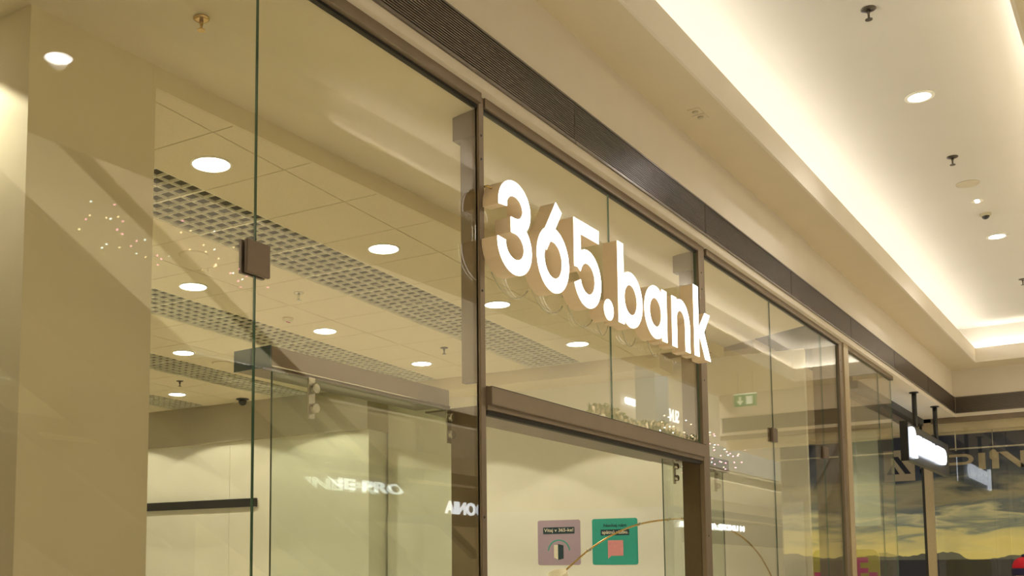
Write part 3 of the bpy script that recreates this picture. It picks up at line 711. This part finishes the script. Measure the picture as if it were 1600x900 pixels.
# ================================================================== hanging black sign box
t = thing('hanging_sign', 'black hanging sign box with glowing white lettering under the far soffit', 'sign', (15.28, 0, 0))
bx('end_plate', M['black'], -.012, 0, -.05, .05, 3.13, 3.67, t); bx('box', M['box'], 0, 3.12, -.04, .04, 3.15, 3.655, t, .004)
for x in (.79, 2.34):
    b = bmesh.new(); tube(b, [(x, 0, 3.65), (x, 0, 4.165)], .032, 12); rd = obj('rod', b, M['black'], t)
    b = bmesh.new(); tube(b, [(x, 0, 4.155), (x, 0, 4.17)], .06, 14); obj('flange', b, M['black'], rd)
for sgn, ax in ((-1, 1), (1, -1)):
    y = sgn * .06
    b = text_bm('R', .4, .035, .012, .33, .40); xform(b, (.30 if ax > 0 else 2.8, y, 3.40), (ax, 0, 0), (0, 0, 1), (0, -ax, 0)); obj('large_letter', b, M['signhot'], t)
    b = text_bm('ESERVED', .3, .035, .010, 2.15, .25); xform(b, (1.62 if ax > 0 else 1.50, y, 3.40), (ax, 0, 0), (0, 0, 1), (0, -ax, 0)); obj('lettering', b, M['signhot'], t)

# ================================================================== people and mannequins
def skin_figure(name, parent, scale, m, arms=.12):
    J = {'pel': (0, 0, .95, .13), 'wai': (0, 0, 1.12, .12), 'che': (0, 0, 1.32, .145), 'neck': (0, 0, 1.47, .055), 'chin': (0.01, 0, 1.53, .06), 'head': (0.015, 0, 1.61, .088), 'top': (.0, 0, 1.68, .07),
         'hl': (0, .09, .90, .095), 'kl': (.02, .10, .50, .062), 'al': (-.01, .10, .09, .045), 'tl': (.13, .11, .04, .035), 'hr': (0, -.09, .90, .095), 'kr': (.02, -.10, .50, .062), 'ar': (-.01, -.10, .09, .045), 'tr': (.13, -.11, .04, .035),
         'sl': (0, .19, 1.38, .06), 'el': (-.02, .19 + arms, 1.10, .042), 'wl': (.04, .20 + arms, .86, .03), 'sr': (0, -.19, 1.38, .06), 'er': (-.02, -.19 - arms, 1.10, .042), 'wr': (.04, -.20 - arms, .86, .03)}
    E_ = [('pel', 'wai'), ('wai', 'che'), ('che', 'neck'), ('neck', 'chin'), ('chin', 'head'), ('head', 'top'), ('pel', 'hl'), ('hl', 'kl'), ('kl', 'al'), ('al', 'tl'), ('pel', 'hr'), ('hr', 'kr'), ('kr', 'ar'), ('ar', 'tr'), ('che', 'sl'), ('sl', 'el'), ('el', 'wl'), ('che', 'sr'), ('sr', 'er'), ('er', 'wr')]
    for s_, k in ((1, 'l'), (-1, 'r')):
        wx, wy = .04, s_ * (.20 + arms)
        for q, (dx, dy, dz) in enumerate(((.045, 0, -.05), (.03, 0, -.10), (.012, 0, -.11), (-.006, 0, -.105), (-.022, 0, -.09))):
            n1 = 'f%s%d' % (k, q); J[n1] = (wx + dx * .6, wy, .86 - .055, .0095 if q else .011); J[n1 + 't'] = (wx + dx, wy - s_ * .012, .86 - .06 + dz * .9, .007); E_ += [('w' + k, n1), (n1, n1 + 't')]
    names = list(J); me = bpy.data.meshes.new(name); me.from_pydata([tuple(c * scale for c in J[k][:3]) for k in names], [(names.index(a), names.index(b_)) for a, b_ in E_], [])
    o = bpy.data.objects.new(name, me); COL.objects.link(o); o.parent = parent

    md = o.modifiers.new('skin', 'SKIN'); md.use_smooth_shade = True
    for i, k in enumerate(names):
        sv = me.skin_vertices[0].data[i]; sv.radius = (J[k][3] * scale,) * 2; sv.use_root = (k == 'pel')
    ss = o.modifiers.new('sub', 'SUBSURF'); ss.levels = 1; ss.render_levels = 2
    me.materials.append(m); return o
t = thing('person', 'person in a red knit hat with a navy band at the bottom right corner', 'person', (11.2, -1.72, 0), R(195))
skin_figure('body', t, .985, M['skin'])
b = bmesh.new(); lathe(b, [(.098, 1.60), (.104, 1.615), (.104, 1.655), (.099, 1.665)], 24); obj('hat_band', b, M['navyk'], t)
b = bmesh.new(); lathe(b, [(.099, 1.66), (.097, 1.695), (.08, 1.735), (.045, 1.762), (.008, 1.77)], 24); obj('hat', b, M['red'], t)
b = bmesh.new(); lathe(b, [(.01, 1.765), (.022, 1.775), (.018, 1.79), (.005, 1.795)], 12); obj('pompom', b, M['navyk'], t)
b = bmesh.new(); lathe(b, [(.19, .55), (.20, .9), (.19, 1.15), (.21, 1.33), (.15, 1.42), (.08, 1.47), (.07, 1.49)], 24)
for v in b.verts: v.co.x *= .72
obj('coat', b, M['coat'], t)
for s_ in (1, -1):
    b = bmesh.new(); tube(b, [(0, s_ * .17, 1.36), (-.02, s_ * .30, 1.09), (.03, s_ * .315, .89)], [.075, .06, .048], 12); obj('sleeve', b, M['coat'], t)
    b = bmesh.new(); tube(b, [(0, s_ * .09, .86), (.02, s_ * .10, .5), (-.01, s_ * .10, .08)], [.105, .08, .065], 12); obj('trouser_leg', b, M['navyk'], t)
    b = bmesh.new(); lathe(b, [(.012, -.006), (.012, .006)], 10, (.098, s_ * .032, 1.575)); obj('eye', b, M['black'], t)
b = bmesh.new(); tube(b, [(.095, 0, 1.58), (.115, 0, 1.545)], [.008, .014], 8); obj('nose', b, M['skin'], t)
bx('mouth', M['pink'], .088, .094, -.022, .022, 1.508, 1.516, t)
for s_ in (1, -1):
    b = bmesh.new(); bmesh.ops.create_uvsphere(b, u_segments=8, v_segments=6, radius=.022)
    for v in b.verts: v.co = Vector((v.co.x * .8, v.co.y * .35 + s_ * .09, v.co.z + 1.56))
    obj('ear', b, M['skin'], t)
for y, l in ((-.68, 'grey display mannequin behind the end shop glass, nearer the red hat'), (-.12, 'grey display mannequin behind the end shop glass, farther left')):
    t = thing('mannequin', l, 'mannequin', (XE + .2, y, 0), R(180), 'window mannequins'); skin_figure('figure', t, .94, M['mann'], -.03)

# ================================================================== what the glass mirrors: atrium and opposite side
struct(bx('wall_opposite', M['fascia'], -8, 60, -13.9, -13.6, 0, 12)); struct(bx('wall_side', M['slab'], -8.2, -8, -22, 9, 0, 12)); struct(bx('wall_far', M['darkshop'], 60, 60.2, -22, 4, 0, 12))
struct(bx('ceiling', M['slab'], -8, 60, -14, 0, 12, 12.2))
struct(bx('fill_panel_1', M['fillpanel'], -6, 58, -9.3, -4.5, 11.9, 12))  # glowing panel added out of view to light fascia and soffit
b = bmesh.new(); box(b, -8, 60, -13.6, -10, 4.95, 5.3); box(b, -8, 60, -10.03, -10, 5.0, 5.4); struct(obj('trim_19', b, M['slab']))
b = bmesh.new(); box(b, -8, 60, -13.55, -13.5, 4.2, 4.5); struct(obj('trim_20', b, M['grille']))
b = bmesh.new(); box(b, -8, 60, -13.58, -13.45, 4.5, 4.95); box(b, -8, 60, -13.58, -13.5, 4.14, 4.2); struct(obj('trim_21', b, M['fascia']))
struct(bx('trim_22', M['bluegrey'], 30, 60, -10.0, -9.97, 5.4, 6.2))
for k, (x0, x1, m) in enumerate(((-6, 2, 'plaster'), (3, 9, 'wall'), (10, 15, 'darkshop'), (16, 29, 'plaster'), (30, 42, 'darkshop'), (43, 58, 'wall'))):
    t = thing('opposite_shop', 'shop front across the atrium, %s along the gallery' % ['first', 'second', 'third', 'fourth', 'fifth', 'last'][k], 'shop front', (x0, -13.6, 0))
    bx('window_panel', M[m], 0, x1 - x0, 0, .05, .3, 3.0, t); bx('signboard', M['framed'], 0, x1 - x0, 0, .1, 3.0, 4.1, t); bx('plinth', M['framed'], 0, x1 - x0, 0, .08, 0, .3, t)
def opp_sign(name, label, txt, x0, x1, z0, z1, y, m, flip=False, bold=.012):
    b = text_bm(txt, .4, .04, bold, x1 - x0, z1 - z0)
    # letters face the atrium (+y); flip = lettering on the inside of a window, read from behind
    ax = (-1, 0, 0) if not flip else (1, 0, 0)
    if flip:
        xform(b, ((x0 + x1) / 2, y, (z0 + z1) / 2), ax, (0, 0, 1), (0, 1, 0))
    else: xform(b, ((x0 + x1) / 2, y, (z0 + z1) / 2), ax, (0, 0, 1), (0, 1, 0))
    o = obj(name, b, m); tag(o, label, 'sign'); return o
# opp. signs: real text reads normally for someone standing in the atrium looking at -y
opp_sign('lit_lettering', 'white lit fashion shop lettering across the atrium, mirrored beside the left post', 'CALZEDONIA', 24.25, 28.2, 3.33, 3.70, -13.47, M['sign'])
opp_sign('lit_lettering', 'white lit sports shop lettering across the atrium, mirrored inside the left window', 'ALPINE PRO', 17.2, 22.3, 3.72, 4.0, -13.47, M['sign'], True)
opp_sign('lit_lettering', 'pale lit sports lettering farther left across the atrium, mirrored low on the pillar', 'ALPINE PRO', 7.5, 10.9, 2.62, 2.82, -13.47, M['sign'], True)
opp_sign('lit_lettering', 'white lit sportswear lettering far across the atrium, mirrored right of the doorway', 'UNDER ARMOUR', 42.4, 48.6, 3.64, 3.90, -13.47, M['sign'])
opp_sign('lit_lettering', 'small white lit lettering on the upper gallery, mirrored above the doorway', 'DEEPFLO', 36.4, 37.6, 8.05, 8.32, -13.47, M['sign'], False, .002)
opp_sign('lit_lettering', 'tall thin white lettering on the upper gallery, mirrored above the doorway', 'SLNT', 40.35, 41.7, 7.9, 8.42, -13.47, M['signdim'], False, .0)
b = bmesh.new()   # crossed-arc emblem beside the sportswear lettering
for sg in (1, -1):
    o_ = [(-.26 * math.cos(R(a)), sg * (.26 * math.sin(R(a)) - .17)) for a in range(20, 161, 10)]; i_ = [(x * .7, z * 1.0 - sg * .055) for x, z in o_]
    for k in range(len(o_) - 1):
        f = b.faces.new([b.verts.new((x * 1.2, 0, z)) for x, z in (o_[k], o_[k + 1], i_[k + 1], i_[k])])
r_ = bmesh.ops.extrude_face_region(b, geom=b.faces[:])
for v in r_['geom']:
    if isinstance(v, bmesh.types.BMVert): v.co.y += .04
o = obj('lit_emblem', b, M['sign']); o.location = (49.2, -13.5, 3.78); tag(o, 'white lit emblem of two crossed arcs beside the sportswear lettering', 'sign')
# column on the upper gallery
struct(bx('trim_23', M['bluegrey'], 30.8, 31.9, -10.6, -9.95, 5.3, 12))
# escalators
def escalator(label, x0, z0, x1, z1, y0, y1):
    t = thing('escalator', label, 'escalator', (x0, y0, 0)); a = math.atan2(z1 - z0, x1 - x0); W_ = y1 - y0
    def slab(nm, off0, off1, ya, yb, m):
        b = bmesh.new(); L = x1 - x0; vs = []
        for y in (ya, yb): vs.append([b.verts.new((x, y, z)) for x, z in ((0, z0 + off0), (L, z1 + off0), (L, z1 + off1), (0, z0 + off1))])
        b.faces.new(vs[0]); b.faces.new(vs[1][::-1])
        for k in range(4): b.faces.new((vs[0][k], vs[0][(k + 1) % 4], vs[1][(k + 1) % 4], vs[1][k]))
        return obj(nm, b, m, t)
    slab('truss', -1.9, -1.0, 0, W_, M['escal'])
    for y in (0, W_ - .01): slab('balustrade', -1.0, -.1, y, y + .01, G_LEAF)
    for y in (-.04, W_ - .05): slab('handrail', -.12, 0, y, y + .09, M['black'])
escalator('nearer dark escalator descending through the atrium, mirrored as a diagonal across the left window', 3.5, 6.7, 12.4, 1.95, -6.2, -5.0)
escalator('farther dark escalator descending through the atrium', -1.0, 8.2, 9.87, 2.1, -8.4, -7.2)
# fairy lights and garland
def lights(name, label, X0, X1, Y0, Y1, Z0, Z1, n):
    t = thing(name, label, 'string lights', ((X0 + X1) / 2, (Y0 + Y1) / 2, Z0))
    for mm, nm in ((M['bulb'], 'warm_bulbs'), (M['bulbp'], 'pink_bulbs'), (M['bulbw'], 'white_bulbs')):
        b = bmesh.new()
        for _ in range(n // 3):
            c = Vector((random.uniform(X0, X1) - (X0 + X1) / 2, random.uniform(Y0, Y1) - (Y0 + Y1) / 2, random.uniform(Z0, Z1) - Z0))
            r_ = bmesh.ops.create_icosphere(b, subdivisions=1, radius=.016)
            for v in r_['verts']: v.co += c
        stuff(obj(nm, b, mm, t))
lights('fairy_lights', 'curtain of fairy lights across the atrium, mirrored right of the doorway', 24, 31, -8.6, -7.0, 4.6, 5.6, 150)
lights('fairy_lights', 'curtain of fairy lights over the escalators, mirrored on the pillar', 9.0, 12.5, -9.8, -9.0, 6.4, 7.1, 60)
t = thing('garland', 'fir garland with baubles along the upper gallery rail, mirrored above the doorway', 'garland', (26, -9.85, 6.15))
b = bmesh.new()
for k in range(420):
    x = random.uniform(0, 9); r_ = bmesh.ops.create_cone(b, cap_ends=False, segments=3, radius1=.03, radius2=0, depth=random.uniform(.18, .34))
    rot = Matrix.Rotation(random.uniform(0, 6.28), 3, 'Z') @ Matrix.Rotation(random.uniform(.5, 2.6), 3, 'X')
    for v in r_['verts']: v.co = rot @ v.co + Vector((x, random.uniform(-.08, .08), .12 * math.sin(x * 1.6) + random.uniform(-.1, .1)))
stuff(obj('foliage', b, M['leaf'], t))
b = bmesh.new()
for k in range(30):
    x = k * .3; r_ = bmesh.ops.create_icosphere(b, subdivisions=1, radius=.06)
    for v in r_['verts']: v.co += Vector((x, .12, .12 * math.sin(x * 1.6) + random.uniform(-.12, .12)))
stuff(obj('bauble', b, M['ret'], t))
# exit sign hanging under the soffit, seen mirrored
t = thing('exit_sign', 'green exit sign with arrow hanging under the soffit, mirrored in the third bay', 'sign', (17.0, -2.84, 4.36))
bx('plate', M['green'], 0, .03, 0, .36, 0, .19, t); bx('lamp_bar', M['exitw'], -.01, .04, 0, .36, .19, .21, t)
quad_poly([[(.30, .03), (.20, .03), (.20, .16), (.30, .16)]], M['exitw'], 'door_symbol', t, -.004, .004)
quad_poly([[(.10, .02), (.04, .09), (.085, .09), (.085, .16), (.115, .16), (.115, .09), (.16, .09)]], M['exitw'], 'arrow', t, -.004, .004)
for y in (.06, .30): bx('hanger', M['steel'], .012, .018, y, y + .006, .21, ZS - 4.36, t)

# unseen fill light added over the atrium to brighten the corridor
area('atrium_fill_light', (20, -6.9, 11.8), 50, P_FILL, (1, .93, .80), (0, 0, 0), 4.6)
